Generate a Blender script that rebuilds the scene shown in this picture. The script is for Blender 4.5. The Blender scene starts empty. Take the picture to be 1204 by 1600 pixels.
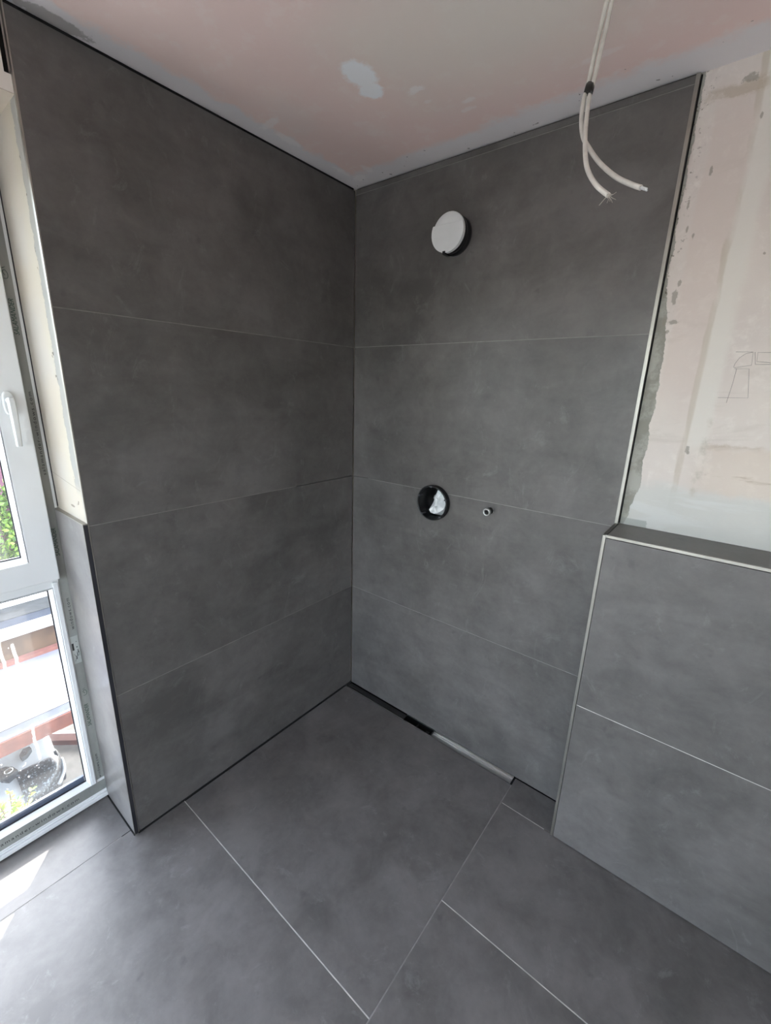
import bpy, bmesh, math, random
from mathutils import Vector, Matrix
random.seed(7)
S = bpy.context.scene
COL = S.collection

# ---------------------------------------------------------------- camera, sky, sun, exposure
cd = bpy.data.cameras.new('camera'); cam = bpy.data.objects.new('camera', cd); COL.objects.link(cam)
r_ = Vector((.7789, .6265, .0298)); u_ = Vector((-.1935, .1949, .9615)); f_ = Vector((-.5966, .7547, -.2730))
M = Matrix((r_, u_, -f_)).transposed().to_4x4(); M.translation = Vector((1.4487, -1.5620, 1.6203))
cam.matrix_world = M
cd.sensor_fit = 'VERTICAL'; cd.sensor_height = 24.0; cd.lens = 24.0*675.6/1600.0
cd.clip_start = .02; cd.clip_end = 200
S.camera = cam

SUN_DIR = Vector((1, -.85, -1.1)).normalized()          # the way the sunlight travels
w = bpy.data.worlds.new('sky'); S.world = w; w.use_nodes = True
nt = w.node_tree; nt.nodes.clear()
sky = nt.nodes.new('ShaderNodeTexSky'); sky.sky_type = 'NISHITA'; sky.sun_disc = False
sky.sun_elevation = math.asin(-SUN_DIR.z); sky.sun_rotation = math.atan2(-SUN_DIR.x, -SUN_DIR.y)
sky.air_density = 1.0; sky.dust_density = 2.0
bgn = nt.nodes.new('ShaderNodeBackground'); bgn.inputs[1].default_value = .36
out = nt.nodes.new('ShaderNodeOutputWorld')
hs = nt.nodes.new('ShaderNodeHueSaturation'); hs.inputs['Saturation'].default_value = .52; nt.links.new(sky.outputs[0], hs.inputs['Color'])
nt.links.new(hs.outputs[0], bgn.inputs[0]); nt.links.new(bgn.outputs[0], out.inputs[0])
sl = bpy.data.lights.new('sun', 'SUN'); sl.energy = 3.6; sl.angle = math.radians(.6); sl.color = (1, .96, .90)
so = bpy.data.objects.new('sun', sl); COL.objects.link(so); so.location = (-6, 5, 7)
so.rotation_euler = SUN_DIR.to_track_quat('-Z', 'Y').to_euler()
S.view_settings.view_transform = 'Standard'; S.view_settings.look = 'None'
S.view_settings.gamma = 1; S.view_settings.use_curve_mapping = False
S.view_settings.exposure = 2.92
# ---------------------------------------------------------------- material helpers
class NB:
    def __init__(s, name):
        s.m = bpy.data.materials.new(name); s.m.use_nodes = True
        s.t = s.m.node_tree; s.t.nodes.clear()
        s.o = s.t.nodes.new('ShaderNodeOutputMaterial')
        s.b = s.t.nodes.new('ShaderNodeBsdfPrincipled'); s.t.links.new(s.b.outputs[0], s.o.inputs[0])
        s.tc = s.t.nodes.new('ShaderNodeTexCoord')
        g = s.t.nodes.new('ShaderNodeSeparateXYZ'); s.t.links.new(s.tc.outputs['Object'], g.inputs[0])
        s.x, s.y, s.z = g.outputs; s.P = s.tc.outputs['Object']
    def lk(s, v, i):
        if isinstance(v, (int, float)): i.default_value = v
        elif isinstance(v, tuple): i.default_value = v if len(v) == 4 or i.type == 'VECTOR' else v + (1,)
        else: s.t.links.new(v, i)
    def m_(s, op, a, b=0, c=None, clamp=False):
        n = s.t.nodes.new('ShaderNodeMath'); n.operation = op; n.use_clamp = clamp
        s.lk(a, n.inputs[0]); s.lk(b, n.inputs[1])
        if c is not None: s.lk(c, n.inputs[2])
        return n.outputs[0]
    def add(s, a, b): return s.m_('ADD', a, b)
    def sub(s, a, b): return s.m_('SUBTRACT', a, b)
    def mul(s, a, b): return s.m_('MULTIPLY', a, b)
    def noise(s, scale, det=4, rough=.55, vec=None, dist=0, w=None):
        n = s.t.nodes.new('ShaderNodeTexNoise')
        if w is not None: n.noise_dimensions = '4D'; s.lk(w, n.inputs['W'])
        s.lk(vec if vec is not None else s.P, n.inputs['Vector']); n.inputs['Scale'].default_value = scale
        n.inputs['Detail'].default_value = det; n.inputs['Roughness'].default_value = rough
        n.inputs['Distortion'].default_value = dist
        return n.outputs[0]
    def vec(s, sx, sy, sz):
        n = s.t.nodes.new('ShaderNodeVectorMath'); n.operation = 'MULTIPLY'; s.lk(s.P, n.inputs[0]); n.inputs[1].default_value = (sx, sy, sz)
        return n.outputs[0]
    def ss(s, v, a, b):                       # smoothstep from a to b -> 0..1
        n = s.t.nodes.new('ShaderNodeMapRange'); n.interpolation_type = 'SMOOTHSTEP'
        s.lk(v, n.inputs[0]); s.lk(a, n.inputs[1]); s.lk(b, n.inputs[2]); return n.outputs[0]
    def band(s, v, a, b, e): return s.mul(s.ss(v, a-e, a+e), s.sub(1, s.ss(v, b-e, b+e)))
    def mix(s, f, a, b):
        n = s.t.nodes.new('ShaderNodeMix'); n.data_type = 'RGBA'
        s.lk(f, n.inputs[0]); s.lk(a, n.inputs[6]); s.lk(b, n.inputs[7]); return n.outputs[2]
    def blob(s, cx, cy, rx, ry, n, amp, a='x', b='y', e=.12):
        dx = s.mul(s.sub(getattr(s, a), cx), 1/rx); dy = s.mul(s.sub(getattr(s, b), cy), 1/ry)
        d = s.m_('SQRT', s.add(s.mul(dx, dx), s.mul(dy, dy)))
        d = s.add(d, s.mul(s.sub(n, .5), amp))
        return s.sub(1, s.ss(d, 1-e, 1+e))
    def bump(s, h, strength=.3, dist=.002):
        n = s.t.nodes.new('ShaderNodeBump'); n.inputs['Strength'].default_value = strength; n.inputs['Distance'].default_value = dist
        s.lk(h, n.inputs['Height']); s.t.links.new(n.outputs[0], s.b.inputs['Normal'])
    def fin(s, col, rough=.5, metal=0, spec=None):
        s.lk(col, s.b.inputs['Base Color']); s.lk(rough, s.b.inputs['Roughness']); s.lk(metal, s.b.inputs['Metallic'])
        if spec is not None: s.b.inputs['Specular IOR Level'].default_value = spec
        return s.m
def c_(r, g, b):                              # sRGB 0..255 -> linear
    return tuple(((v/255)/12.92 if v/255 <= .04045 else ((v/255+.055)/1.055)**2.4) for v in (r, g, b)) + (1,)
def plain(name, col, rough=.5, metal=0, nz=.06, ns=8, bump=0):
    n = NB(name); k = n.noise(ns, 5)
    d = tuple(v*(1-nz*2.5) for v in col[:3]) + (1,); l = tuple(min(1, v*(1+nz*2.5)) for v in col[:3]) + (1,)
    c = n.mix(n.ss(k, .3, .7), d, l)
    if bump: n.bump(n.noise(ns*8, 4), bump)
    return n.fin(c, rough, metal)

def tile_material(name, base=1.0, rough=.42):
    n = NB(name)
    g = n.t.nodes.new('ShaderNodeNewGeometry'); w_ = n.mul(g.outputs['Random Per Island'], 37.0)
    big = n.noise(2.1, 5, .55, w=w_, dist=.4); mid = n.noise(7.5, 7, .62, w=w_, dist=.6); fine = n.noise(42, 6, .68, w=w_)
    streak = n.noise(3.0, 6, .6, vec=n.vec(1, 1, 3.2), w=w_, dist=1.2)
    v = n.add(n.mul(n.sub(big, .5), 2.1), n.add(n.mul(n.sub(mid, .5), 1.9), n.add(n.mul(n.sub(streak, .5), 1.1), n.mul(n.sub(fine, .5), .75))))
    f = n.m_('ADD', v, .5, clamp=True)
    a = tuple(k*base for k in (.095, .0892, .0856)); b = tuple(k*base for k in (.174, .1635, .157))
    c = n.mix(f, a+(1,), b+(1,))
    spots = n.mul(n.ss(n.noise(17, 3, .5, w=w_), .66, .74), .35)
    c = n.mix(spots, c, tuple(k*base for k in (.062, .061, .060))+(1,))
    scuff = n.mul(n.ss(n.noise(5, 9, .75, vec=n.vec(1.4, 1.4, .9), w=w_, dist=2.5), .55, .69), .46)
    c = n.mix(scuff, c, tuple(k*base for k in (.23, .225, .22))+(1,))
    n.bump(n.add(mid, n.mul(fine, .3)), .10, .002)
    return n.fin(c, n.add(rough-.05, n.mul(mid, .12)))
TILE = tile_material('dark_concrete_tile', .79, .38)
RTILE_SHEEN = tile_material('reveal_sheen_tile', 1.3, .30)  # lighter tile copy: grazing window reflection painted into the base colour
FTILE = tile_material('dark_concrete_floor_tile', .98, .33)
TEDGE = plain('tile_edge', c_(74, 72, 70), .6)
GROUT = plain('light_grout', c_(186, 184, 178), .8, nz=.08, ns=20)
GROUTF = plain('greyed_grout', c_(132, 130, 127), .8, nz=.08, ns=20)
DARK = plain('open_joint', c_(18, 18, 20), .9)
STEEL = plain('brushed_steel', c_(190, 190, 188), .28, 1, .03)
ALU = plain('brushed_aluminium_trim', c_(164, 161, 154), .42, 1, .04)
PVC = plain('white_pvc', c_(226, 228, 229), .32, nz=.012, ns=3)
BLACK = plain('black_plastic', c_(17, 18, 20), .32, nz=.05)
RUBBER = plain('black_rubber_seal', c_(38, 36, 42), .6)
WPLAST = plain('white_plastic_cap', c_(214, 216, 216), .45, nz=.02)
CABLE = plain('white_cable_sheath', c_(206, 202, 196), .45, nz=.04, ns=30)
COPPER = plain('copper', c_(190, 120, 80), .3, 1)

def plaster_ceiling():
    n = NB('ceiling_plasterboard')
    k = n.noise(3.2, 5, .5); k2 = n.noise(14, 6, .65); k3 = n.noise(1.1, 3, .5)
    c = n.mix(n.ss(k3, .35, .65), c_(243, 219, 212), c_(238, 212, 206))
    c = n.mix(n.mul(n.ss(k, .50, .70), .32), c, c_(238, 230, 224)); kc = n.noise(38, 6, .7)
    c = n.mix(n.mul(n.ss(k2, .52, .66), .22), c, c_(246, 238, 232))
    greenish = n.mul(n.blob(.88, -.50, .40, .26, k, 1.2, e=.5), .55)
    c = n.mix(greenish, c, c_(229, 227, 216))
    ex = n.add(n.x, n.mul(n.sub(k2, .5), .10)); ey = n.sub(n.mul(n.y, -1), n.mul(n.sub(k2, .5), .09))
    strip = n.m_('MAXIMUM', n.sub(1, n.ss(ex, .05, .085)), n.sub(1, n.ss(ey, .065, .12)))
    c = n.mix(n.mul(strip, .85), c, c_(230, 228, 230))
    w_ = n.m_('MAXIMUM', n.blob(.474, -.50, .042, .056, kc, 1.1, e=.22), n.blob(.458, -.432, .034, .034, kc, 1.4, e=.22))
    c = n.mix(w_, c, c_(247, 247, 249))
    for x, y, rx, ry, a in ((.563, -.362, .026, .011, .7), (.66, -.235, .02, .009, .5), (.56, -.30, .012, .008, .4), (.075, -.06, .03, .02, .5), (.15, -.09, .012, .03, .5), (.055, -.14, .01, .04, .5), (.09, -.50, .045, .014, .6), (.06, -.40, .014, .05, .6), (.64, -.20, .02, .008, .4), (1.0, -.2, .06, .01, .3)):
        c = n.mix(n.mul(n.blob(x, y, rx, ry, kc, 3.0, e=.35), a), c, c_(246, 240, 238))
    gr = n.mul(n.blob(.012, -1.06, .024, .075, kc, 1.6), .55)
    c = n.mix(gr, c, c_(120, 118, 110))
    dots = n.mul(n.mul(n.ss(n.noise(42, 2), .70, .73), n.sub(1, n.ss(ey, .1, .14))), .7)
    c = n.mix(dots, c, c_(90, 84, 80))
    n.bump(n.add(k2, n.mul(strip, .6)), .15, .004)
    return n.fin(c, .85)
def plaster_wall():
    n = NB('bare_wall_plaster')
    k = n.noise(3.5, 5, .55); k2 = n.noise(16, 7, .68); kf = n.noise(70, 5, .7); k3 = n.noise(6, 5, .6, vec=n.vec(1, 1, .35), dist=.6); kh = n.noise(7, 6, .6, vec=n.vec(.5, 1, 2.4), dist=.8)
    c = n.mix(n.ss(k, .35, .65), c_(207, 198, 192), c_(214, 206, 198))
    xx = n.add(n.x, n.mul(n.sub(k3, .5), .05)); zz = n.add(n.z, n.mul(n.sub(k2, .5), .05))
    km = n.noise(22, 7, .7, dist=.4); c = n.mix(n.mul(n.ss(km, .5, .68), .5), c, c_(224, 218, 210)); c = n.mix(n.mul(n.ss(kh, .56, .7), .35), c, c_(186, 178, 168))
    pink = n.mul(n.mul(n.band(xx, 1.24, 1.335, .008), n.band(n.add(n.z, n.mul(k3, .3)), 1.75, 2.50, .09)), .5)
    c = n.mix(pink, c, c_(206, 192, 184))
    white = n.mul(n.band(xx, 1.335, 1.385, .012), n.ss(zz, 1.45, 1.5)); c = n.mix(n.mul(white, .8), c, c_(216, 212, 204))
    ledge = n.mul(n.mul(n.band(zz, 2.355, 2.385, .006), n.band(n.x, 1.22, 1.345, .01)), n.ss(k2, .42, .56)); c = n.mix(n.mul(ledge, .7), c, c_(178, 165, 148))
    rim = n.mul(n.mul(n.band(xx, 1.327, 1.342, .003), n.ss(k3, .4, .6)), .55); c = n.mix(rim, c, c_(180, 168, 150))
    low = n.sub(1, n.ss(zz, 1.33, 1.38)); c = n.mix(n.mul(low, .85), c, c_(196, 197, 192))
    c = n.mix(n.mul(n.mul(low, n.ss(kh, .5, .62)), .6), c, c_(206, 207, 204))
    st = n.mul(n.band(zz, 1.355, 1.49, .012), n.ss(n.add(xx, n.mul(k, .1)), 1.38, 1.46)); c = n.mix(n.mul(st, .38), c, c_(206, 190, 172))
    st2 = n.mul(n.mul(st, n.ss(kh, .56, .66)), .7); c = n.mix(st2, c, c_(166, 148, 126))
    st3 = n.mul(n.mul(n.band(zz, 1.478, 1.497, .004), n.ss(n.x, 1.36, 1.42)), n.mul(n.ss(kh, .42, .6), .6)); c = n.mix(st3, c, c_(170, 152, 130))
    col_ = n.mul(n.mul(n.band(xx, 1.375, 1.388, .006), n.band(n.z, 1.34, 1.56, .02)), n.mul(n.ss(k2, .45, .6), .6)); c = n.mix(col_, c, c_(178, 172, 158))
    # adhesive along the tile edge, ragged border, as smeared on site
    reach = n.add(1.208, n.mul(n.band(n.z, 1.25, 1.86, .12), .030)); reach = n.add(reach, n.mul(n.sub(k2, .5), .034))
    adh = n.sub(1, n.ss(n.sub(n.x, reach), -.0008, .0008))
    c = n.mix(adh, c, n.mix(n.ss(k2, .4, .6), c_(140, 139, 130), c_(166, 165, 157)))
    lowadh = n.mul(n.sub(1, n.ss(n.sub(n.z, n.sub(1.245, n.mul(n.x, .0))), -.012, -.008)), n.sub(1, n.ss(n.add(n.x, n.mul(n.sub(k2, .5), .1)), 1.285, 1.29)))
    c = n.mix(n.mul(lowadh, .7), c, c_(152, 155, 150))
    for x, z, rx, rz in ((1.2345, 1.900, .0075, .022), (1.240, 1.935, .005, .010), (1.243, 1.832, .013, .007), (1.222, 1.838, .006, .016), (1.232, 1.806, .006, .006), (1.3435, 1.474, .006, .011), (1.348, 1.464, .004, .006), (1.306, 2.385, .016, .010), (1.225, 2.13, .003, .012), (1.233, 2.07, .003, .01), (1.262, 2.20, .004, .012), (1.2505, 2.05, .003, .009), (1.345, 2.3, .003, .01), (1.415, 1.985, .003, .004)):
        c = n.mix(n.mul(n.blob(x, z, rx*.85, rz*.85, kf, 3.2, 'x', 'z', e=.25), .7), c, c_(140, 134, 124))
    dk = n.mul(n.mul(n.ss(n.noise(55, 4, .7), .60, .66), n.sub(1, n.ss(n.x, 1.215, 1.245))), n.ss(n.z, 1.8, 1.9)); c = n.mix(n.mul(dk, .8), c, c_(84, 76, 64))
    n.bump(n.add(k2, n.sub(n.mul(kh, .5), n.mul(adh, 1.2))), .28, .005)
    return n.fin(c, .88)
def reveal_plaster():
    n = NB('reveal_plaster')
    k = n.noise(4, 5, .5); k2 = n.noise(26, 6, .65)
    c = n.mix(n.ss(k, .35, .65), c_(174, 164, 149), c_(172, 166, 157))
    c = n.mix(n.mul(n.ss(n.noise(3, 4, vec=n.vec(1, 1, .4)), .5, .62), .5), c, c_(173, 168, 149))
    e = n.add(n.x, n.mul(n.sub(k2, .5), .05)); a = n.ss(e, -.052, -.048)
    a = n.mul(a, n.ss(n.z, 1.28, 1.34))
    c = n.mix(n.mul(a, .85), c, c_(140, 140, 136))
    pits = n.mul(n.band(e, -.060, -.045, .003), n.ss(n.noise(34, 3), .62, .66)); c = n.mix(n.mul(pits, .8), c, c_(84, 78, 70))
    ln = n.mul(n.band(n.add(n.z, n.mul(n.x, .10)), 1.3035, 1.3060, .0006), n.ss(k2, .35, .45)); c = n.mix(n.mul(ln, .6), c, c_(130, 126, 118))
    pn = n.mul(n.blob(-.105, 1.245, .018, .0035, k2, 1.0, 'x', 'z'), .7); c = n.mix(pn, c, c_(100, 92, 84))
    n.bump(n.sub(k2, n.mul(a, .7)), .25, .004)
    return n.fin(c, .9)
CEIL = plaster_ceiling(); PLAS = plaster_wall(); REV = reveal_plaster()
WALLP = plain('white_wall_plaster', c_(226, 220, 212), .9, nz=.03, ns=3)

def glass_material():
    n = NB('window_glass'); t = n.t
    tr = t.nodes.new('ShaderNodeBsdfTransparent'); tr.inputs[0].default_value = (.95, .97, .97, 1)
    gl = t.nodes.new('ShaderNodeBsdfGlossy'); gl.inputs['Roughness'].default_value = .01
    fr = t.nodes.new('ShaderNodeFresnel'); fr.inputs[0].default_value = 1.45
    m1 = t.nodes.new('ShaderNodeMixShader'); ge = t.nodes.new('ShaderNodeNewGeometry'); t.links.new(n.mul(fr.outputs[0], n.sub(1, ge.outputs['Backfacing'])), m1.inputs[0]); t.links.new(tr.outputs[0], m1.inputs[1]); t.links.new(gl.outputs[0], m1.inputs[2])
    df = t.nodes.new('ShaderNodeBsdfTranslucent'); df.inputs[0].default_value = (.85, .85, .86, 1)
    # dried drips and specks on the pane
    d = n.noise(24, 6, .7); wob = n.mul(n.sub(n.noise(9, 3, vec=n.vec(0, 0, 1)), .5), .022)
    yy = n.add(n.y, wob); f = 0
    for y0, z0, z1, wd in ((-1.372, .60, .80, .0032), (-1.340, .56, .765, .0034), (-1.405, .70, .755, .0025), (-1.338, .30, .44, .003)):
        s1 = n.mul(n.band(yy, y0-wd, y0+wd, wd*.5), n.band(n.z, z0, z1, .01))
        f = n.add(f, n.mul(s1, n.ss(d, .38, .55))) if f != 0 else n.mul(s1, n.ss(d, .38, .55))
    sp = n.mul(n.mul(n.ss(n.noise(70, 3, .6), .68, .72), n.ss(n.noise(6, 3), .5, .6)), .4)
    f = n.m_('ADD', n.mul(f, .55), n.add(sp, .015), clamp=True)
    m2 = t.nodes.new('ShaderNodeMixShader'); t.links.new(f, m2.inputs[0]); t.links.new(m1.outputs[0], m2.inputs[1]); t.links.new(df.outputs[0], m2.inputs[2])
    t.nodes.remove(n.b); t.links.new(m2.outputs[0], n.o.inputs[0])
    return n.m
GLASS = glass_material()
def film_material():
    n = NB('grey_protective_film')
    k = n.noise(9, 5, .6, vec=n.vec(1, 1, .35)); k2 = n.noise(5, 3, vec=n.vec(1, 1, .6))
    c = n.mix(n.ss(k, .35, .65), c_(130, 132, 129), c_(150, 152, 148))
    c = n.mix(n.mul(n.ss(k2, .54, .60), .55), c, c_(112, 126, 118))
    n.bump(k, .3, .003)
    return n.fin(c, .35)
FILM = film_material()
INKG = plain('green_print_ink', c_(22, 66, 52), .6); INKD = plain('dark_print_ink', c_(38, 40, 42), .6)
STICK = plain('pale_sticker_paper', c_(168, 172, 170), .5)
PENCIL = plain('pencil_graphite', c_(128, 124, 122), .7)

# ---------------------------------------------------------------- mesh helpers
def box(bm, x0, x1, y0, y1, z0, z1, mi=0):
    v = [bm.verts.new(p) for p in ((x0,y0,z0),(x1,y0,z0),(x1,y1,z0),(x0,y1,z0),(x0,y0,z1),(x1,y0,z1),(x1,y1,z1),(x0,y1,z1))]
    for q in ((3,2,1,0),(4,5,6,7),(0,1,5,4),(1,2,6,5),(2,3,7,6),(3,0,4,7)):
        f = bm.faces.new([v[i] for i in q]); f.material_index = mi
    return v
def cyl(bm, c0, c1, r0, r1=None, seg=32, caps=True, mi=0, smooth=True):
    r1 = r0 if r1 is None else r1
    c0, c1 = Vector(c0), Vector(c1); d = (c1-c0).normalized()
    a = d.orthogonal().normalized(); b = d.cross(a)
    A = [bm.verts.new(c0+(a*math.cos(t)+b*math.sin(t))*r0) for t in [2*math.pi*i/seg for i in range(seg)]]
    B = [bm.verts.new(c1+(a*math.cos(t)+b*math.sin(t))*r1) for t in [2*math.pi*i/seg for i in range(seg)]]
    for i in range(seg):
        f = bm.faces.new((A[i], A[(i+1)%seg], B[(i+1)%seg], B[i])); f.smooth = smooth; f.material_index = mi
    if caps:
        f = bm.faces.new(A[::-1]); f.material_index = mi; f = bm.faces.new(B); f.material_index = mi
def ring(bm, c, axis, prof, seg=48, mi=0):
    """lathe: prof = closed list of (radius, distance along axis)"""
    c = Vector(c); d = Vector(axis).normalized(); a = d.orthogonal().normalized(); b = d.cross(a)
    R = []
    for (r, h) in prof:
        R.append([bm.verts.new(c+d*h+(a*math.cos(2*math.pi*i/seg)+b*math.sin(2*math.pi*i/seg))*r) for i in range(seg)])
    for k in range(len(prof)):
        A, B = R[k], R[(k+1) % len(prof)]
        for i in range(seg):
            f = bm.faces.new((A[i], A[(i+1)%seg], B[(i+1)%seg], B[i])); f.smooth = True; f.material_index = mi
def tube(bm, pts, r, seg=10, mi=0, sub=6):
    P = [Vector(p) for p in pts]
    if sub > 1:
        Q = []
        for i in range(len(P)-1):
            p0 = P[max(i-1, 0)]; p1 = P[i]; p2 = P[i+1]; p3 = P[min(i+2, len(P)-1)]
            for k in range(sub):
                t = k/sub
                Q.append(.5*((2*p1)+(p2-p0)*t+(2*p0-5*p1+4*p2-p3)*t*t+(3*p1-p0-3*p2+p3)*t*t*t))
        Q.append(P[-1]); P = Q
    rings = []; n = None
    for i, p in enumerate(P):
        d = (P[min(i+1, len(P)-1)]-P[max(i-1, 0)]).normalized()
        n = d.orthogonal().normalized() if n is None else (n-d*n.dot(d)).normalized()
        b = d.cross(n)
        rings.append([bm.verts.new(p+(n*math.cos(2*math.pi*k/seg)+b*math.sin(2*math.pi*k/seg))*r) for k in range(seg)])
    for A, B in zip(rings, rings[1:]):
        for k in range(seg):
            f = bm.faces.new((A[k], A[(k+1)%seg], B[(k+1)%seg], B[k])); f.smooth = True; f.material_index = mi
    bm.faces.new(rings[0][::-1]).material_index = mi; bm.faces.new(rings[-1]).material_index = mi
def obj(name, bm, mats, parent=None, bevel=0, recalc=True):
    if recalc: bmesh.ops.recalc_face_normals(bm, faces=bm.faces[:])
    me = bpy.data.meshes.new(name); bm.to_mesh(me); bm.free()
    for m in (mats if isinstance(mats, (list, tuple)) else [mats]): me.materials.append(m)
    o = bpy.data.objects.new(name, me); COL.objects.link(o)
    if parent: o.parent = parent; o.matrix_parent_inverse = Matrix.Translation(-parent.location)
    if bevel:
        b = o.modifiers.new('bevel', 'BEVEL'); b.width = bevel; b.segments = 2; b.limit_method = 'ANGLE'
    return o
def boxes(name, lst, mats, parent=None, bevel=0):
    bm = bmesh.new()
    for b in lst: box(bm, *b)
    return obj(name, bm, mats, parent, bevel)
def tag(o, label, cat, kind=None, group=None):
    o['label'] = label; o['category'] = cat
    if kind: o['kind'] = kind
    if group: o['group'] = group
    return o
def thing(name, loc, label, cat, kind=None, group=None):
    o = bpy.data.objects.new(name, None); COL.objects.link(o); o.location = loc; o.empty_display_size = .05
    return tag(o, label, cat, kind, group)
def cut(o, cutter):
    m = o.modifiers.new('cut', 'BOOLEAN'); m.operation = 'DIFFERENCE'; m.object = cutter; m.solver = 'EXACT'
    bpy.context.view_layer.update()
    dg = bpy.context.evaluated_depsgraph_get()
    me = bpy.data.meshes.new_from_object(o.evaluated_get(dg)); o.modifiers.clear(); o.data = me
def text(s, size, origin, right, up, mat, parent, name='printed_text', spacing=1.0, shear=0, ext=.0002, squash=1.0):
    cu = bpy.data.curves.new(name, 'FONT'); cu.body = s; cu.size = size; cu.space_character = spacing; cu.shear = shear
    cu.extrude = ext; cu.align_x = 'LEFT'; cu.align_y = 'CENTER'
    t = bpy.data.objects.new('t', cu); COL.objects.link(t); bpy.context.view_layer.update()
    me = bpy.data.meshes.new_from_object(t.evaluated_get(bpy.context.evaluated_depsgraph_get()))
    bpy.data.objects.remove(t)
    xs = [v.co.x for v in me.vertices]; wd = max(xs)-min(xs)
    k = squash if squash < 0 else 1
    if squash < 0: k = -squash/wd
    R, U = Vector(right), Vector(up); N = R.cross(U)
    for v in me.vertices: v.co = Vector(origin)+R*(v.co.x-min(xs))*k+U*v.co.y+N*(v.co.z)
    me.name = name; me.materials.append(mat)
    o = bpy.data.objects.new(name, me); COL.objects.link(o); o.parent = parent
    return o

H = 2.431; L = 1.154; XF = -.262; WX = 1.191
G = .0012                                       # half a joint
# ---------------------------------------------------------------- setting: floor
floor = boxes('floor', [(-.33, 2.7, -3.3, -.045, -.20, -.012), (.98, 2.7, -.045, .13, -.20, -.012), (-.33, -.001, -.045, .13, -.2, -.012), (-.001, .98, -.045, .13, -.20, -.05)], DARK)
tag(floor, 'floor of large dark grey concrete-look tiles with thin light joints', 'floor', 'structure')
def slab(bm, x0, x1, y0, y1, g=.0016):
    box(bm, x0+g, x1-g, y0+g, y1-g, -.012, 0)
bm = bmesh.new()
slab(bm, .004, .988, -.981, -.046); 
bm_p = [(.988, WX+.004, -.153, -.004), (.988, 2.19, -.616, -.153), (.988, 2.19, -1.82, -.616), (2.19, 2.7, -1.82, -.153), (-.033, .988, -2.185, -.981), (.988, 2.19, -3.03, -1.82), (-.033, .988, -3.3, -2.185), (.988, 2.19, -3.3, -3.03), (2.19, 2.7, -3.3, -1.82), (-.262, -.033, -2.36, -1.168)]
for q in bm_p: slab(bm, *q)
obj('floor_tiles', bm, FTILE, floor, .0006)
bm = bmesh.new()
def gl(x0, x1, y0, y1): box(bm, x0, x1, y0, y1, -.010, -.0006)
g = .0018
gl(.0, .988, -.981-g, -.981+g); gl(.988, 2.7, -.616-g, -.616+g)
gl(.992, 1.165, -.153-g*.7, -.153+g*.7); gl(.988, 2.7, -1.82-g, -1.82+g); gl(0, .988, -2.185-g, -2.185+g)
obj('floor_grout', bm, GROUT, floor)
bm = bmesh.new(); gl(.988-g, .988+g, -3.3, -.048); gl(-.033-.0012, -.033+.0012, -2.3, -1.2); gl(-.033, .988, -1.1545, -1.1535) if 0 else None
o = obj('side_joint', bm, GROUTF, floor); o['label'] = 'greyer, half washed out joint'
# floor strip hiding beside left wall/landing
# ---------------------------------------------------------------- walls
def wall_tiles_x(bm, rows, y0, y1):             # tiles on the plane x = 0
    for z0, z1 in rows: box(bm, -.010, 0, y0, y1, z0+G, z1-G)
wl = boxes('wall_left', [(-.40, -.012, -L+.012, .13, -.05, H), (-.40, -.012, -3.3, -2.36, -.05, H), (-.40, -.012, -2.36, -L+.012, 2.256, 2.292), (-.40, -.03, -2.36, -L+.012, 2.292, H), (-.030, -.012, -2.36, -1.1665, 2.292, H), (-.335, -.275, -2.36, -L+.012, -.06, .004)], WALLP)
tag(wl, 'left wall clad in dark grey tiles from floor to ceiling, ending at the window reveal', 'wall', 'structure')
bm = bmesh.new(); wall_tiles_x(bm, ((.005, .601), (.601, 1.201), (1.201, 1.801), (1.801, 2.421)), -L+.003, -.003)
obj('tile_cladding', bm, TILE, wl, .0006)
boxes('joint_bed', [(-.0115, -.0085, -L+.003, -.003, .003, H)], DARK, wl)
gx = .0013
boxes('grout', [(-.009, -.0008, -L+.003, -.004, z-gx, z+gx) for z in (.601, 1.801)]+[(-.009, -.0008, -L+.003, -.36, 1.201-gx, 1.201+gx)], plain('grey_grout', c_(122, 120, 116), .8, nz=.08, ns=20), wl)
o = boxes('edge_trim', [(-.012, .0008, -L-.0002, -L+.0028, .004, H-.004)], ALU, wl); o['label'] = 'thin metal tile trim down the outer edge'
# reveal (plaster above, tile below) is the end face of the left wall
bm = bmesh.new(); box(bm, XF-.1, -.012, -L, -L+.012, -.05, 2.30)
obj('reveal_plaster', bm, REV, wl)
bm = bmesh.new(); box(bm, XF+.002, -.002, -L-.012, -L-.0005, .006, 1.206)
o = obj('reveal_tile', bm, RTILE_SHEEN, wl, .0006); o['label'] = 'single tall tile lining the lower reveal'
bm = bmesh.new(); box(bm, XF+.002, .0006, -L-.0125, -L, 1.206, 1.2095); box(bm, -.0016, .0006, -L-.0128, -L-.0116, .004, 1.2095)
o = obj('reveal_trim', bm, ALU, wl); o['label'] = 'metal trim round the reveal tile'
bm = bmesh.new(); box(bm, XF, -.012, -2.36, -L, 2.2545, 2.2562)
obj('head_plaster', bm, plain('beige_head_plaster', c_(186, 176, 162), .9, nz=.03, ns=6), wl)
bm = bmesh.new(); box(bm, -.36, -.012, -2.372, -2.36, -.01, 2.2562)
obj('reveal_plaster', bm, REV, wl)
o = boxes('reveal_tile_edge', [(-.002, .0002, -L-.0118, -L-.0003, .004, 1.2085)], plain('dark_anodised_profile', c_(60, 60, 66), .35, .6), wl); o['label'] = 'dark profile facing the room beside the reveal tile'
boxes('floor_gap', [(-.004, .0034, -L, -.002, -.01, .0058), (XF, -.001, -L-.0155, -L-.012, -.01, .0052)], plain('black_gap', c_(8, 8, 9), 1.0), wl)
# outer masonry reveal
boxes('outer_reveal', [(-.40, -.345, -1.195, -L, -.05, 2.3)], WALLP, wl)

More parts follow.
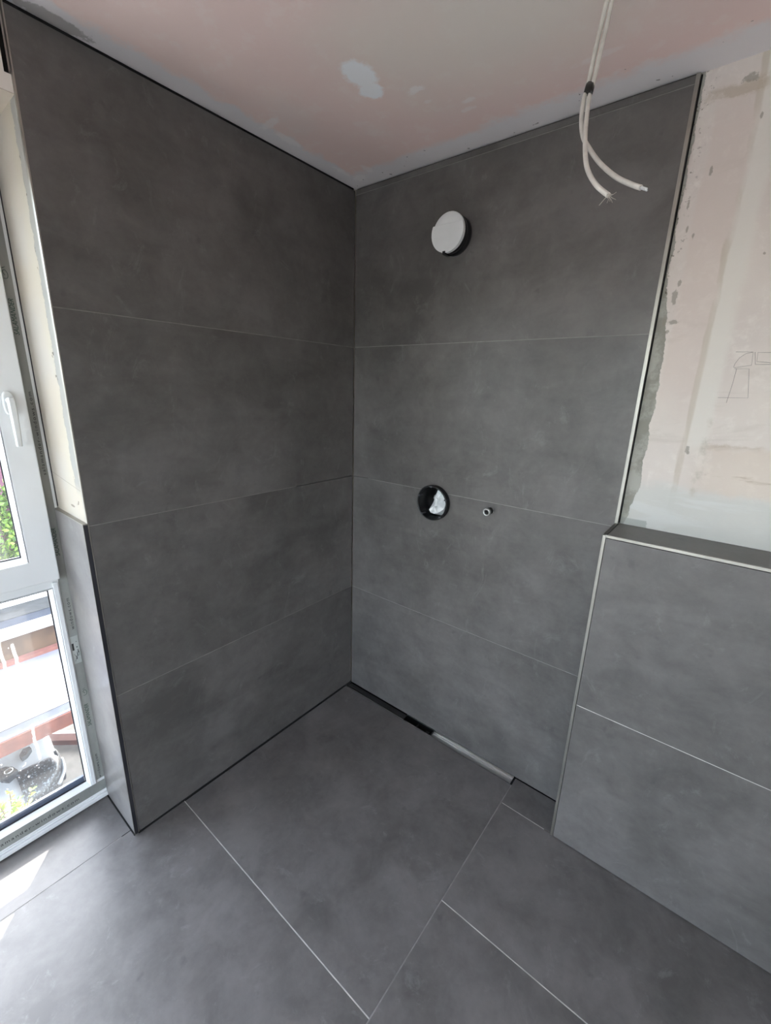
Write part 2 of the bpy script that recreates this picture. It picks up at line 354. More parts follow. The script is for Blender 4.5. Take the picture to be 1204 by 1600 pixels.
wb = boxes('wall_back', [(-.4, 2.7, .13, .2, -.2, H+.2), (WX-.004, 2.7, .015, .14, -.05, H)], PLAS)
tag(wb, 'rear wall, dark tiled shower part left and bare stained plaster right', 'wall', 'structure')
bm = bmesh.new()
for z0, z1 in ((.0, .601), (.601, 1.201), (1.201, 1.801), (1.801, 2.404), (2.404, 2.424)):
    box(bm, .003, WX-.001, 0, .010, z0+G, z1-G)
bt = obj('tile_cladding', bm, TILE, wb)
boxes('joint_bed', [(.003, WX, .0085, .0115, -.01, H-.002)], DARK, wb)
jb = COL.objects['joint_bed.001']
HX, HZ = .486, 1.155
bmc = bmesh.new(); cyl(bmc, (HX, -.1, HZ), (HX, .125, HZ), .0745, seg=64); cutter = obj('cutter', bmc, DARK)
cut(bt, cutter); cut(jb, cutter)
gb = boxes('grout', [(.004, WX-.002, .0008, .009, z-gx, z+gx) for z in (.601, 1.801)]+[(.10, WX-.002, .0008, .009, 1.201-gx, 1.201+gx), (.004, WX-.002, .0008, .009, 2.404-gx*.8, 2.404+gx*.8)], GROUTF, wb)
cut(gb, cutter)
bpy.data.objects.remove(cutter)
o = boxes('edge_trim', [(WX-.001, WX+.008, -.0012, .012, 1.206, H-.006)], ALU, wb); o['label'] = 'upright metal tile trim beside the plaster'
boxes('gap_shade', [(WX+.0078, WX+.0118, .0138, .0156, 1.214, H-.004)], DARK, wb)  # solid dark strip painted in for the shade between trim and plaster
boxes('slot_shade', [(-.0299, -.0285, -1.1665, -L+.001, 2.293, H)], DARK, wl)  # dark sheet painting in the shade at the back of the slot
bm = bmesh.new()
for px in ([(1.4046,1.7468),(1.4414,1.7458),(1.4448,1.7122),(1.4085,1.7056)], [(1.4074,1.7063),(1.4089,1.7169),(1.4154,1.7311),(1.4262,1.7413),(1.4414,1.7458)], [(1.4106,1.7031),(1.4416,1.7030),(1.4544,1.6268),(1.3883,1.6258)], [(1.4148,1.7031),(1.4139,1.6652),(1.4100,1.6122)], [(1.4782,1.7437),(1.4517,1.7443),(1.4539,1.7213),(1.4836,1.7179)], [(1.4455,1.7457),(1.4524,1.7140),(1.4845,1.7137)]):
    tube(bm, [(x, .0148, z) for x, z in px], .00045, 5, sub=1)
obj('pencil_sketch', bm, PENCIL, wb)

# low tiled ledge wall (cistern boxing)
WB_, BD, BH = 1.191, .161, 1.213
wr = boxes('wall_ledge', [(WB_+.012, 2.7, -BD+.012, .015, -.05, BH-.012)], WALLP)
tag(wr, 'low dark tiled boxing wall with ledge, right of the shower', 'wall', 'structure')
bm = bmesh.new()
for x0, x1 in ((WB_+.009, 2.38), (2.38, 2.7)):
    for z0, z1 in ((.004, .598), (.598, BH-.009)): box(bm, x0+G, x1-G, -BD, -BD+.01, z0+G, z1-G)
obj('front_tiles', bm, TILE, wr, .0006)
bm = bmesh.new(); box(bm, WB_+.012, 2.7, -BD+.009, .013, BH-.011, BH)
o = obj('ledge_tile', bm, TILE, wr, .0006)
bm = bmesh.new()
for z0, z1 in ((.004, .598), (.598, BH-.002)): box(bm, WB_, WB_+.010, -BD+.009, .0, z0+G, z1-G)
obj('side_tiles', bm, TILE, wr, .0006)
boxes('joint_bed', [(WB_+.008, 2.7, -BD+.008, -BD+.0115, 0, BH-.01)], DARK, wr)
boxes('grout', [(WB_+.010, 2.7, -BD+.0008, -BD+.009, .598-gx, .598+gx)], GROUT, wr)
bm = bmesh.new()
box(bm, WB_-.0003, WB_+.009, -BD-.0008, -BD+.0085, .004, BH-.0005)
o = obj('edge_trim', bm, ALU, wr, .0008); o['label'] = 'metal trim on the upright front edge'
bm = bmesh.new()
box(bm, WB_+.009, 2.7, -BD-.0006, -BD+.0070, BH-.0085, BH+.0005)
o = obj('ledge_trim', bm, ALU, wr, .0008); o['label'] = 'metal trim along the top front edge'
boxes('corner_trim', [(WB_-.0003, WB_+.0095, -BD+.0085, .0, BH-.003, BH+.0004)], TEDGE, wr)

tag(boxes('wall_right', [(2.7, 2.8, -3.4, .2, -.2, H+.2)], WALLP), 'right wall, plain plaster, outside the picture', 'wall', 'structure')
wf = tag(boxes('wall_front', [(-.4, .35, -3.4, -3.3, -.2, H+.2), (2.35, 2.7, -3.4, -3.3, -.2, H+.2), (.35, 2.35, -3.4, -3.3, 2.28, H+.2), (.35, 2.35, -3.4, -3.3, -.2, .06)], WALLP), 'wall behind the camera with a wide window added for fill daylight, outside the picture', 'wall', 'structure')
ce = boxes('ceiling', [(-.4, 2.7, -3.4, .2, H, H+.12)], CEIL)
tag(ce, 'pinkish plasterboard ceiling with white filler patches', 'ceiling', 'structure')

# ---------------------------------------------------------------- window
win = thing('window_1', (XF, -1.75, 0), 'tall white plastic window at the left, sash above a fixed pane', 'window', 'structure')
YA, YB = -L, -2.36
def frame_rect(bm, x0, x1, ya, yb, z0, z1, wy, wz0, wz1):   # mitred rectangular frame
    o4 = ((yb, z0), (ya, z0), (ya, z1), (yb, z1)); i4 = ((yb+wy, z0+wz0), (ya-wy, z0+wz0), (ya-wy, z1-wz1), (yb+wy, z1-wz1))
    V = [[bm.verts.new((x, y, z)) for y, z in q] for q in (o4, i4) for x in (x0, x1)]
    O0, O1, I0, I1 = V
    for k in range(4):
        j = (k+1) % 4
        for a, b in ((O1, I1), (I1, I0), (I0, O0), (O0, O1)): bm.faces.new((a[k], a[j], b[j], b[k]))
bm = bmesh.new()
frame_rect(bm, -.335, XF, YA-.002, YB, .022, 2.25, .054, .058, .05)
box(bm, -.335, XF-.0006, YB+.045, YA-.045, .935, .985)
fr = obj('frame', bm, PVC, win, .002)
bm = bmesh.new(); box(bm, -.30, XF+.0105, YB, YA-.004, .005, .022); box(bm, -.30, XF+.004, YB, YA-.004, .022, .030)
o = obj('sill_profile', bm, PVC, win, .002)
# raised inner step of the fixed part
bm = bmesh.new()
box(bm, XF-.002, XF+.006, YA-.056, YA-.042, .086, .955); box(bm, XF-.002, XF+.006, YB+.042, YB+.056, .086, .955)
obj('inner_step', bm, PVC, win, .0015)
def bead(bm, xo, xi, ya, yb, z0, z1, w, first=0):            # sloped glazing bead: outer rect at xo, inner rect at xi
    o_ = [(xo, yb, z0), (xo, ya, z0), (xo, ya, z1), (xo, yb, z1)]
    i_ = [(xi, yb+w, z0+w*1.6), (xi, ya-w, z0+w*1.6), (xi, ya-w, z1-w), (xi, yb+w, z1-w)]
    O = [bm.verts.new(p) for p in o_]; I = [bm.verts.new(p) for p in i_]
    B = [bm.verts.new((xi-.004, p[1], p[2])) for p in o_]; 
    for k in range(4):
        bm.faces.new((O[k], O[(k+1)%4], I[(k+1)%4], I[k])); bm.faces.new((O[k], B[k], B[(k+1)%4], O[(k+1)%4])); bm.faces.new((I[k], I[(k+1)%4], B[(k+1)%4], B[k]))
bm = bmesh.new(); bead(bm, XF+.001, -.281, -1.212, YB+.058, .084, .933, .009); lb = obj('glazing_bead', bm, PVC, win)
bm = bmesh.new(); frame_rect(bm, -.2855, -.281, -1.2195, YB+.066, .097, .926, .0045, .0045, .0035)
box(bm, -.289, -.2815, -1.2235, -1.219, .097, .926)
sp = boxes('glazing_spacer', [(-.300, -.2902, YB+.06, -1.2235, .088, .122)], plain('blue_grey_spacer', c_(92, 100, 122), .5), win)
obj('seal', bm, RUBBER, win)
bm = bmesh.new(); box(bm, -.290, -.286, YB+.06, -1.205, .09, .94)
lp = obj('lower_pane', bm, GLASS, win); lp['label'] = 'fixed lower glass with dried drips'
# opening sash
XS = -.240
bm = bmesh.new(); frame_rect(bm, -.325, XS, -1.190, YB+.036, .969, 2.214, .073, .082, .073)
sash = obj('sash', bm, PVC, win, .003)
bm = bmesh.new(); bead(bm, XS+.001, -.266, -1.2655, YB+.112, 1.049, 2.14, .009); obj('glazing_bead', bm, PVC, sash)
bm = bmesh.new(); frame_rect(bm, -.271, -.266, -1.2725, YB+.119, 1.0625, 2.132, .0045, .0045, .0045)
obj('seal', bm, RUBBER, sash)
bm = bmesh.new(); box(bm, -.276, -.272, YB+.11, -1.262, 1.05, 2.14); obj('pane', bm, GLASS, sash)
# handle: oval rose and lever hanging down, standing off the sash
bm = bmesh.new()
hy, hz = -1.2335, 1.548
ov = []
for k in range(28):
    t = 2*math.pi*k/28; ov.append((hy+.0145*math.copysign(abs(math.cos(t))**.75, math.cos(t)), hz+.035*math.copysign(abs(math.sin(t))**.8, math.sin(t))))
A = [bm.verts.new((XS, y, z)) for y, z in ov]; B = [bm.verts.new((XS+.009, y, z)) for y, z in ov]; C = [bm.verts.new((XS+.013, hy+(y-hy)*.85, hz+(z-hz)*.92)) for y, z in ov]
for X, Y in ((A, B), (B, C)):
    for k in range(28): f = bm.faces.new((X[k], X[(k+1)%28], Y[(k+1)%28], Y[k])); f.smooth = True
bm.faces.new(C)
cyl(bm, (XS+.012, hy, hz+.008), (XS+.040, hy, hz+.008), .0095, .0085, 20)
pts = [(XS+.036, hy, hz+.016), (XS+.042, hy, hz+.004), (XS+.043, hy, hz-.03), (XS+.040, hy, hz-.075), (XS+.034, hy, hz-.125)]
prev = None
for i, p in enumerate(pts):
    wy = (.009, .0105, .0105, .0095, .008)[i]; th = (.004, .0065, .0055, .005, .004)[i]
    R = [bm.verts.new((p[0]+a*th, p[1]+b*wy, p[2])) for a, b in ((-1,-1),(1,-.6),(1,.6),(-1,1))]
    if prev: 
        for k in range(4): bm.faces.new((prev[k], prev[(k+1)%4], R[(k+1)%4], R[k]))
    else: bm.faces.new(R)
    prev = R
bm.faces.new(prev[::-1])
h = obj('handle', bm, WPLAST, sash); b = h.modifiers.new('bevel', 'BEVEL'); b.width = .0015; b.segments = 2; b.limit_method = 'ANGLE'
# protective film with print
bm = bmesh.new()
box(bm, XF, XF+.0006, YA-.038, YA-.0105, .095, 2.24); box(bm, XF, XF+.0006, YB+.004, YA-.012, .036, .082)
film = obj('protective_film', bm, FILM, win); film['label'] = 'grey printed protective film strip'
xt = XF+.0009; UP = (0, 0, 1); LF = (0, -1, 0)
text('SALAMANDER', .017, (xt, -1.1765, 1.742), UP, LF, INKG, film, shear=.25, squash=-.098)
text('salamander-windows.com', .0125, (xt, -1.1740, 1.322), UP, LF, INKD, film, spacing=1.3, squash=-.258)
text('SALAMANDER', .017, (xt, -1.1790, 1.044), UP, LF, INKG, film, shear=.25, squash=-.098)
text('windows.com', .0145, (xt, -1.1765, .762), UP, LF, INKD, film, spacing=1.25, squash=-.122)
text('SALAMANDER', .017, (xt, -1.1800, .349), UP, LF, INKG, film, shear=.25, squash=-.098)
text('salamander-windows.com', .0135, (xt, -1.1800, -.03+.115), UP, LF, INKD, film, spacing=1.3, squash=-.16) if 0 else text('windows.com', .0135, (xt, -1.1790, .098), UP, LF, INKD, film, spacing=1.25, squash=-.115)
text('salamander-windows.com', .017, (xt, -1.520, .058), (0, 1, 0), UP, INKD, film, spacing=1.3, squash=-.262)
text('SALAMANDER', .018, (xt, -1.75, .058), (0, 1, 0), UP, INKG, film, shear=.25, squash=-.12)
bm = bmesh.new(); box(bm, XF+.0006, XF+.001, -1.1905, -1.168, .625, .735)
st = obj('sticker', bm, STICK, win); st['label'] = 'small pale sticker with black marks'
bm = bmesh.new(); x0, x1 = XF+.001, XF+.0014
box(bm, x0, x1, -1.1895, -1.1835, .680, .708)
for k in range(3): box(bm, x0, x1, -1.1815+.0035*k, -1.1795+.0035*k, .642+.012*k, .656+.012*k)
cyl(bm, (x0, -1.175, .690), (x1, -1.175, .690), .0022, seg=12); cyl(bm, (x0, -1.1745, .712), (x1, -1.1745, .712), .0014, seg=12)
bx = [(-1.187, .635), (-1.181, .650), (-1.187, .665)]
tube(bm, [(x1, y, z) for y, z in bx], .0005, 4, sub=1)
tube(bm, [(x1, -1.1775, .655), (x1, -1.1715, .655), (x1, -1.1715, .672), (x1, -1.1775, .672), (x1, -1.1775, .655)], .0005, 4, sub=1)
obj('sticker_print', bm, BLACK, st)
bm = bmesh.new()   # small outlined emblem printed on the film, twice
for zc, yc in ((.498, -1.176), (1.905, -1.178)):
    tube(bm, [(xt, yc-.006, zc-.013), (xt, yc+.003, zc-.011), (xt, yc+.005, zc+.001), (xt, yc-.001, zc+.010), (xt, yc-.006, zc+.004), (xt, yc-.001, zc-.004)], .0007, 5, sub=4)
    tube(bm, [(xt, yc-.006, zc+.014), (xt, yc+.001, zc+.018)], .0006, 5, sub=1)
obj('printed_emblem', bm, INKG, film)
boxes('joint_gap', [(XF-.004, XF+.0012, YA-.0022, YA+.0003, 1.215, 2.25)], RUBBER, win)

w2 = thing('fill_window', (1.35, -3.35, 0), 'added unseen window behind the camera, letting in fill daylight', 'window', 'structure')  # added, unseen; brings fill daylight into the room
boxes('frame', [(.35, .42, -3.38, -3.32, .06, 2.28), (2.28, 2.35, -3.38, -3.32, .06, 2.28), (1.31, 1.39, -3.38, -3.32, .06, 2.28), (.42, 2.28, -3.38, -3.32, .06, .13), (.42, 2.28, -3.38, -3.32, 2.21, 2.28)], PVC, w2)
boxes('pane', [(.42, 1.31, -3.352, -3.348, .13, 2.21)], GLASS, w2); boxes('pane', [(1.39, 2.28, -3.352, -3.348, .13, 2.21)], GLASS, w2)
# horizontal safety rail outside the pane
rail = thing('guard_rail', (-.405, -1.75, .38), 'pale metal safety bar across the outside of the lower window pane', 'rail')
bm = bmesh.new(); box(bm, -.415, -.395, -2.4, -1.17, .366, .398); obj('bar', bm, plain('pale_metal', c_(206, 207, 220), .35, .3), rail, .003)
bm = bmesh.new(); box(bm, -.4185, -.393, -2.4, -1.17, .398, .402); o = obj('top_edge', bm, plain('grey_metal', c_(140, 140, 150), .4, .5), rail, .001)
bm = bmesh.new(); box(bm, -.42, -.39, -1.172, -1.165, .355, .412); obj('end_bracket', bm, STEEL, rail)

# ---------------------------------------------------------------- shower fittings
AX = (0, -1, 0)
hd = thing('shower_outlet_box', (.505, 0, 2.166), 'black round in-wall shower box with white protective cap, high on the tiles', 'plumbing fitting')
bm = bmesh.new(); ring(bm, (.5045, 0, 2.168), AX, [(.061, -.004), (.066, .002), (.066, .020), (.063, .022), (.063, .030), (.066, .032), (.066, .050), (.055, .050), (.055, -.004)])
obj('collar', bm, BLACK, hd)
bm = bmesh.new(); ring(bm, (.5045, 0, 2.168), AX, [(.0005, .045), (.064, .045), (.066, .049), (.066, .054), (.064, .056), (.0005, .056)])
cap = obj('cap', bm, WPLAST, hd)
bm = bmesh.new()      # raised lower plate of the cap, a straight chord across the upper third
R_ = .0660; ch = .026; n = 40; ptsd = []
a0 = math.asin(ch/R_)
for k in range(n+1):
    a = math.pi-a0+(math.pi+2*a0)*k/n; ptsd.append((.5045+R_*math.cos(a), 2.168+R_*math.sin(a)))
A = [bm.verts.new((x, -.0565, z)) for x, z in ptsd]; B = [bm.verts.new((x, -.0635, z)) for x, z in ptsd]
for k in range(len(A)): bm.faces.new((A[k], A[(k+1)%len(A)], B[(k+1)%len(B)], B[k]))
bm.faces.new(A[::-1]); bm.faces.new(B)
obj('cap_plate', bm, WPLAST, cap, .001)
bm = bmesh.new(); box(bm, .490, .502, -.0645, -.030, 2.097, 2.108); obj('latch', bm, BLACK, hd, .001)

vb = thing('mixer_valve_box', (HX, 0, HZ), 'open black round in-wall valve box holding crumpled white protection, beside the small tap connector', 'plumbing fitting')
bm = bmesh.new(); ring(bm, (HX, 0, HZ), AX, [(.066, -.10), (.0725, -.10), (.0725, .002), (.0765, .004), (.0765, .009), (.0745, .011), (.0765, .013), (.0765, .018), (.0745, .020), (.0765, .022), (.0765, .028), (.071, .030), (.0695, .026), (.0695, .004), (.066, 0)])
obj('collar', bm, BLACK, vb)
bm = bmesh.new(); cyl(bm, (HX, .099, HZ), (HX, .104, HZ), .072, seg=40); obj('back_plate', bm, BLACK, vb)
DGP = plain('dark_grey_plastic', c_(62, 64, 70), .4)
for a in (20, 95, 160, 230, 310):
    bm = bmesh.new(); x, z = HX+.071*math.cos(math.radians(a)), HZ+.071*math.sin(math.radians(a)); box(bm, x-.005, x+.005, -.031, -.004, z-.0035, z+.0035); obj('rim_clip', bm, DGP, vb, .001)
# crumpled white protective sleeve
bm = bmesh.new(); rr = random.Random(3); rings_ = []
for i, (d, rad) in enumerate(((-.001, .020), (-.004, .052), (.020, .0655), (.055, .060), (.090, .0655))):
    rings_.append([bm.verts.new((HX+.002+math.cos(2*math.pi*k/16)*rad*(1+rr.uniform(-.16, .02)), d+rr.uniform(-.006, .010), HZ-.001+math.sin(2*math.pi*k/16)*rad*(1+rr.uniform(-.16, .02)))) for k in range(16)])
for A, B in zip(rings_, rings_[1:]):
    for k in range(16): bm.faces.new((A[k], A[(k+1)%16], B[(k+1)%16], B[k]))
bm.faces.new(rings_[0])
# keep only the right/lower part: the sleeve is pushed to one side
for v in bm.verts:
    if v.co.x < HX-.02: v.co.x = HX-.02+(v.co.x-HX+.02)*.35
    if v.co.x < HX-.012 and v.co.z > HZ-.025: v.co.y += .04
    if v.co.z > HZ+.02: v.co.y += .02
wsm = NB('crumpled_white_plastic'); wsm.m = wsm.fin(wsm.mix(wsm.ss(wsm.noise(30, 3), .4, .6), c_(196, 200, 200), c_(226, 228, 228)), .3)
bmesh.ops.triangulate(bm, faces=bm.faces[:])
obj('protective_sleeve', bm, wsm.m, vb)

tp = thing('tap_connector', (.746, 0, 1.168), 'small threaded pipe connector sticking out of the tiles right of the round valve box', 'pipe fitting')
bm = bmesh.new(); cyl(bm, (.746, .012, 1.168), (.746, -.003, 1.168), .0155, seg=6, smooth=False); obj('hex_base', bm, STEEL, tp, .001)
bm = bmesh.new(); prof = [(.0105, -.002)]
for k in range(7): prof += [(.0135, .003+.0036*k), (.0118, .0048+.0036*k)]
prof += [(.0125, .030), (.0085, .030), (.0085, -.002)]
ring(bm, (.746, 0, 1.168), AX, prof, 28); obj('thread', bm, BLACK, tp)
bm = bmesh.new(); ring(bm, (.746, 0, 1.168), AX, [(.0125, .026), (.0155, .027), (.0155, .036), (.0145, .038), (.0095, .038), (.0085, .034), (.0085, .020), (.0125, .020)], 28)
obj('end_collar', bm, STEEL, tp)
bm = bmesh.new(); cyl(bm, (.746, -.016, 1.168), (.746, -.020, 1.168), .0085, seg=24); obj('bore', bm, BLACK, tp)

# linear drain
dr = thing('linear_shower_drain', (.49, -.022, -.02), 'long slim metal shower channel set between floor tiles and rear wall', 'drain')
bm = bmesh.new(); box(bm, .565, .979, -.0435, -.0005, -.0125, -.0105); box(bm, .565, .979, -.016, -.0135, -.0105, -.006); box(bm, .977, .9795, -.0435, -.0005, -.0125, -.0015)
o = obj('channel', bm, STEEL, dr); o['label'] = 'bright steel trough right of the outlet'
bm = bmesh.new(); box(bm, .004, .9795, -.0465, -.0435, -.0125, .0004); box(bm, .40, .9795, -.0022, -.0003, -.0125, .0010)
obj('edge_rail', bm, STEEL, dr)
bm = bmesh.new(); box(bm, .003, .402, -.0435, -.0005, -.0125, -.0085); box(bm, .003, .402, -.030, -.028, -.0085, -.0068)
o = obj('cover_strip', bm, plain('dusty_dark_metal', c_(84, 84, 84), .45, .7), dr); o['label'] = 'dull dark strip towards the corner'
bm = bmesh.new(); box(bm, .400, .403, -.0435, -.0005, -.045, -.004); box(bm, .5635, .5665, -.0435, -.0005, -.045, -.004); box(bm, .403, .5635, -.0435, -.0005, -.049, -.045); 
box(bm, .403, .5635, -.0435, -.0415, -.045, -.004); box(bm, .403, .5635, -.0025, -.0005, -.045, -.004); box(bm, .47, .478, -.0435, -.0005, -.03, -.02); box(bm, .53, .548, -.034, -.012, -.045, -.016)
o = obj('outlet_pot', bm, BLACK, dr); o['label'] = 'open black outlet in the channel'
bm = bmesh.new(); box(bm, .9795, .9875, -.0465, -.004, -.012, -.004); obj('end_cap', bm, BLACK, dr)

# ceiling cables
CA = [(1.0655,-.3780,2.4400),(1.0578,-.3907,2.3500),(1.0552,-.409,2.2609),(1.0563,-.4257,2.2309),(1.0665,-.4556,2.1807),(1.0818,-.4792,2.1371),(1.1016,-.4946,2.1063),(1.1323,-.5112,2.0665),(1.1758,-.5463,2.021),(1.2103,-.5686,1.9937),(1.2310,-.5803,1.9800)]
CB = [(1.0740,-.3750,2.4400),(1.0686,-.3869,2.3480),(1.0674,-.415,2.2543),(1.0689,-.4312,2.2246),(1.0811,-.4672,2.1718),(1.094,-.5001,2.1257),(1.1115,-.5378,2.075),(1.1289,-.5646,2.0361),(1.1541,-.5842,2.0),(1.1820,-.5970,1.9735)]
ca = thing('power_cable', CA[0], 'white power cable from the ceiling, bending right to the farther blunt end', 'cable')
bm = bmesh.new(); tube(bm, CA, .0044, 14); obj('sheath', bm, CABLE, ca)
bm = bmesh.new()
for k in range(3):
    a = 2.1*k; off = Vector((0, math.sin(a)*.0016, math.cos(a)*.0016)); e = Vector(CA[-1]); d = (Vector(CA[-1])-Vector(CA[-2])).normalized()
    tube(bm, [e-d*.003+off, e+d*.008+off, e+d*.0155+off], .0014, 8, sub=1)
obj('wire_cores', bm, WPLAST, ca)
cb = thing('power_cable', CB[0], 'white power cable from the ceiling crossing in front, shorter, with frayed end', 'cable')
bm = bmesh.new(); tube(bm, CB, .0044, 14); obj('sheath', bm, CABLE, cb)
bm = bmesh.new(); e = Vector(CB[-1]); d = (Vector(CB[-1])-Vector(CB[-2])).normalized(); rr = random.Random(5)
for k in range(11):
    q = Vector((rr.uniform(-1, 1), rr.uniform(-1, 1), rr.uniform(-1, 1)))
    tube(bm, [e-d*.002+q*.002, e+d*.006+q*.004, e+d*.007+q*.009], .0005, 5, sub=1)
tube(bm, [e-d*.001, e-d*.002+Vector((-.006, -.001, -.008)), e+Vector((-.013, -.002, -.014))], .0006, 5, sub=1)
cyl(bm, e, e+d*.003, .0030, .0024, 12)
obj('frayed_strands', bm, plain('pale_strands', c_(176, 170, 160), .6), cb)
tpo = thing('electrical_tape', (1.061, -.417, 2.245), 'band of black tape binding the two white ceiling cables', 'tape')
bm = bmesh.new()
p0 = Vector(CA[2]).lerp(Vector(CB[2]), .5); p1 = Vector(CA[3]).lerp(Vector(CB[3]), .5); ax = (p1-p0).normalized(); side = (Vector(CB[2])-Vector(CA[2])).normalized(); nn = ax.cross(side).normalized()
ring_p = []
hw = (Vector(CB[2])-Vector(CA[2])).length/2
for t, s in ((-.006, 1.0), (.004, 1.04), (.004+.018, 1.0)):
    R = []
    for k in range(24):
        a = 2*math.pi*k/24; cx = math.cos(a); R.append(bm.verts.new(p0+ax*t+side*((hw if cx > 0 else -hw)*min(1, abs(cx)*3)+cx*.0050*s)+nn*math.sin(a)*.0052*s))
    ring_p.append(R)
for A, B in zip(ring_p, ring_p[1:]):
    for k in range(24): f = bm.faces.new((A[k], A[(k+1)%24], B[(k+1)%24], B[k])); f.smooth = True
bm.faces.new(ring_p[0][::-1]); bm.faces.new(ring_p[-1])
obj('wrap', bm, BLACK, tpo)
bm = bmesh.new(); tail = [p0+ax*.020-side*(hw+.004), p0+ax*.028-side*(hw+.0055), p0+ax*.036-side*(hw+.0065)]
tube(bm, tail, .0008, 5, sub=1); obj('loose_end', bm, BLACK, tpo)

# ---------------------------------------------------------------- outside
GZ = -6.0
asph = plain('pale_concrete_yard', c_(140, 135, 128), .9, nz=.06, ns=3)
yard = tag(boxes('ground', [(-60, -.42, -40, 40, GZ-.3, GZ)], asph), 'pale concrete yard seen far below through the lower pane', 'ground', 'structure')
BRICKP = plain('red_clay', c_(106, 60, 47), .85, nz=.10, ns=6)
kb = bmesh.new()
def strip(bm, p, q, wd, z0, z1):
    p, q = Vector(p), Vector(q); d = (q-p).normalized(); s = Vector((-d.y, d.x))*wd/2
    lo = [bm.verts.new((a.x, a.y, z0)) for a in (p-s, q-s, q+s, p+s)]; hi = [bm.verts.new((a.x, a.y, z1)) for a in (p-s, q-s, q+s, p+s)]
    bm.faces.new(lo[::-1]); bm.faces.new(hi)
    for k in range(4): bm.faces.new((lo[k], lo[(k+1)%4], hi[(k+1)%4], hi[k]))
strip(kb, (-9.6, -.62), (-6.9, 1.82), .20, GZ, GZ+.12)
kerb = tag(obj('kerb', kb, plain('dark_red_kerb', c_(92, 58, 52), .85)), 'dark reddish kerb crossing the pale yard right of the car', 'kerb')
kb = bmesh.new(); strip(kb, (-9.78, -.47), (-7.08, 1.97), .16, GZ, GZ+.02)
tag(obj('painted_line', kb, plain('white_road_paint', c_(225, 222, 215), .8)), 'white line along the dark reddish kerb', 'road marking')
# added unseen behind the camera: slab and parapet bouncing daylight through the rear window
tag(boxes('bounce_slab', [(-3, 7, -9.5, -3.4, -.30, -.12)], plain('grey_bounce_slab', c_(108, 106, 104), .85, nz=.03)), 'added unseen grey terrace slab bouncing daylight into the window behind the camera', 'terrace', 'structure')
tag(boxes('bounce_parapet', [(-5, 9, -9.7, -9.5, GZ, .75)], plain('grey_render', c_(120, 119, 118), .9, nz=.03)), 'added unseen grey parapet closing the light-bouncing slab, behind the camera', 'wall', 'structure')
# neighbour flat roof
rf = thing('flat_roof', (-6, -1, GZ), 'pale sunlit flat roof with red clay fascia, above the parked car', 'building')
bm = bmesh.new(); box(bm, -6.95, -5.02, -7, 5, -3.0, -2.80); obj('roof_slab', bm, plain('white_roof_coating', c_(120, 117, 125), .8, nz=.02), rf)
bm = bmesh.new(); box(bm, -5.06, -5.00, -7, 5, -3.02, -2.812); obj('fascia', bm, BRICKP, rf, .01)
bm = bmesh.new(); box(bm, -6.95, -6.84, -7, 5, -2.8, -2.74); obj('upstand', bm, plain('red_clay_upstand', c_(130, 80, 68), .85), rf)
for y in (-6.5, -3.5, 1.8, 4.6):
    bm = bmesh.new(); box(bm, -6.8, -6.6, y, y+.2, GZ, -3.0); obj('post', bm, asph, rf)
# terrace behind it
tr = thing('retaining_wall', (-7.1, -1, GZ), 'brown stained retaining wall behind the flat roof with pale coping', 'wall')
bm = bmesh.new(); box(bm, -7.3, -6.96, -9, 9, -3.0, -2.37); obj('wall_face', bm, plain('brown_stained_concrete', c_(84, 62, 43), .9, nz=.14, ns=2.5, bump=.4), tr)
bm = bmesh.new(); box(bm, -7.26, -6.90, -9, 9, -2.37, -2.33); obj('coping', bm, plain('pale_coping', c_(180, 178, 172), .8, nz=.03), tr)
tag(boxes('shaded_path', [(-7.62, -7.3, -9, 9, -3.0, -2.36)], plain('blue_grey_shade', c_(46, 51, 62), .8, nz=.08)), 'path behind the brown retaining wall, its shade painted in as blue-grey', 'path', 'structure')  # cast shade painted in as the strip's blue-grey colour
tag(boxes('asphalt_lane', [(-8.15, -7.62, -9, 9, -3.0, -2.35)], plain('grey_asphalt', c_(60, 60, 59), .9, nz=.14, ns=5)), 'grey asphalt lane behind the blue-grey shaded path', 'road', 'structure')
tag(boxes('edging', [(-8.36, -8.15, -9, 9, -3.0, -2.31)], plain('pale_edging', c_(228, 224, 216), .85)), 'pale edging strip beside the grey asphalt lane', 'kerb')
tag(boxes('gravel_bed', [(-10.5, -8.36, -9, 9, -3.0, -2.34)], plain('brown_gravel', c_(84, 76, 70), .95, nz=.2, ns=60, bump=1)), 'brown speckled gravel bed beyond the pale edging', 'gravel', 'structure')
bld = thing('neighbour_house', (-12, 0, -2.4), 'dusky pink rendered house behind the green bush, seen through the upper pane', 'building')
bm = bmesh.new(); box(bm, -15, -10.5, -6, 3.5, -2.5, 3.2); obj('wall', bm, plain('pink_render', c_(120, 72, 88), .9, nz=.05), bld)
HG = plain('dark_house_glass', c_(60, 66, 74), .15)
for y in (-4.2, -1.6, 1.6):
    bm = bmesh.new(); box(bm, -10.52, -10.46, y, y+1.1, -.9, .5); obj('window', bm, HG, bld)
bm = bmesh.new(); box(bm, -15.3, -10.2, -6.3, 3.8, 3.2, 3.4)
v = [bm.verts.new(p) for p in ((-15.3,-6.3,3.4),(-10.2,-6.3,3.4),(-10.2,3.8,3.4),(-15.3,3.8,3.4),(-12.75,-4,4.8),(-12.75,1.5,4.8))]
for q in ((0,1,4),(1,2,5,4),(2,3,5),(3,0,4,5)): bm.faces.new([v[i] for i in q])
obj('roof', bm, BRICKP, bld)

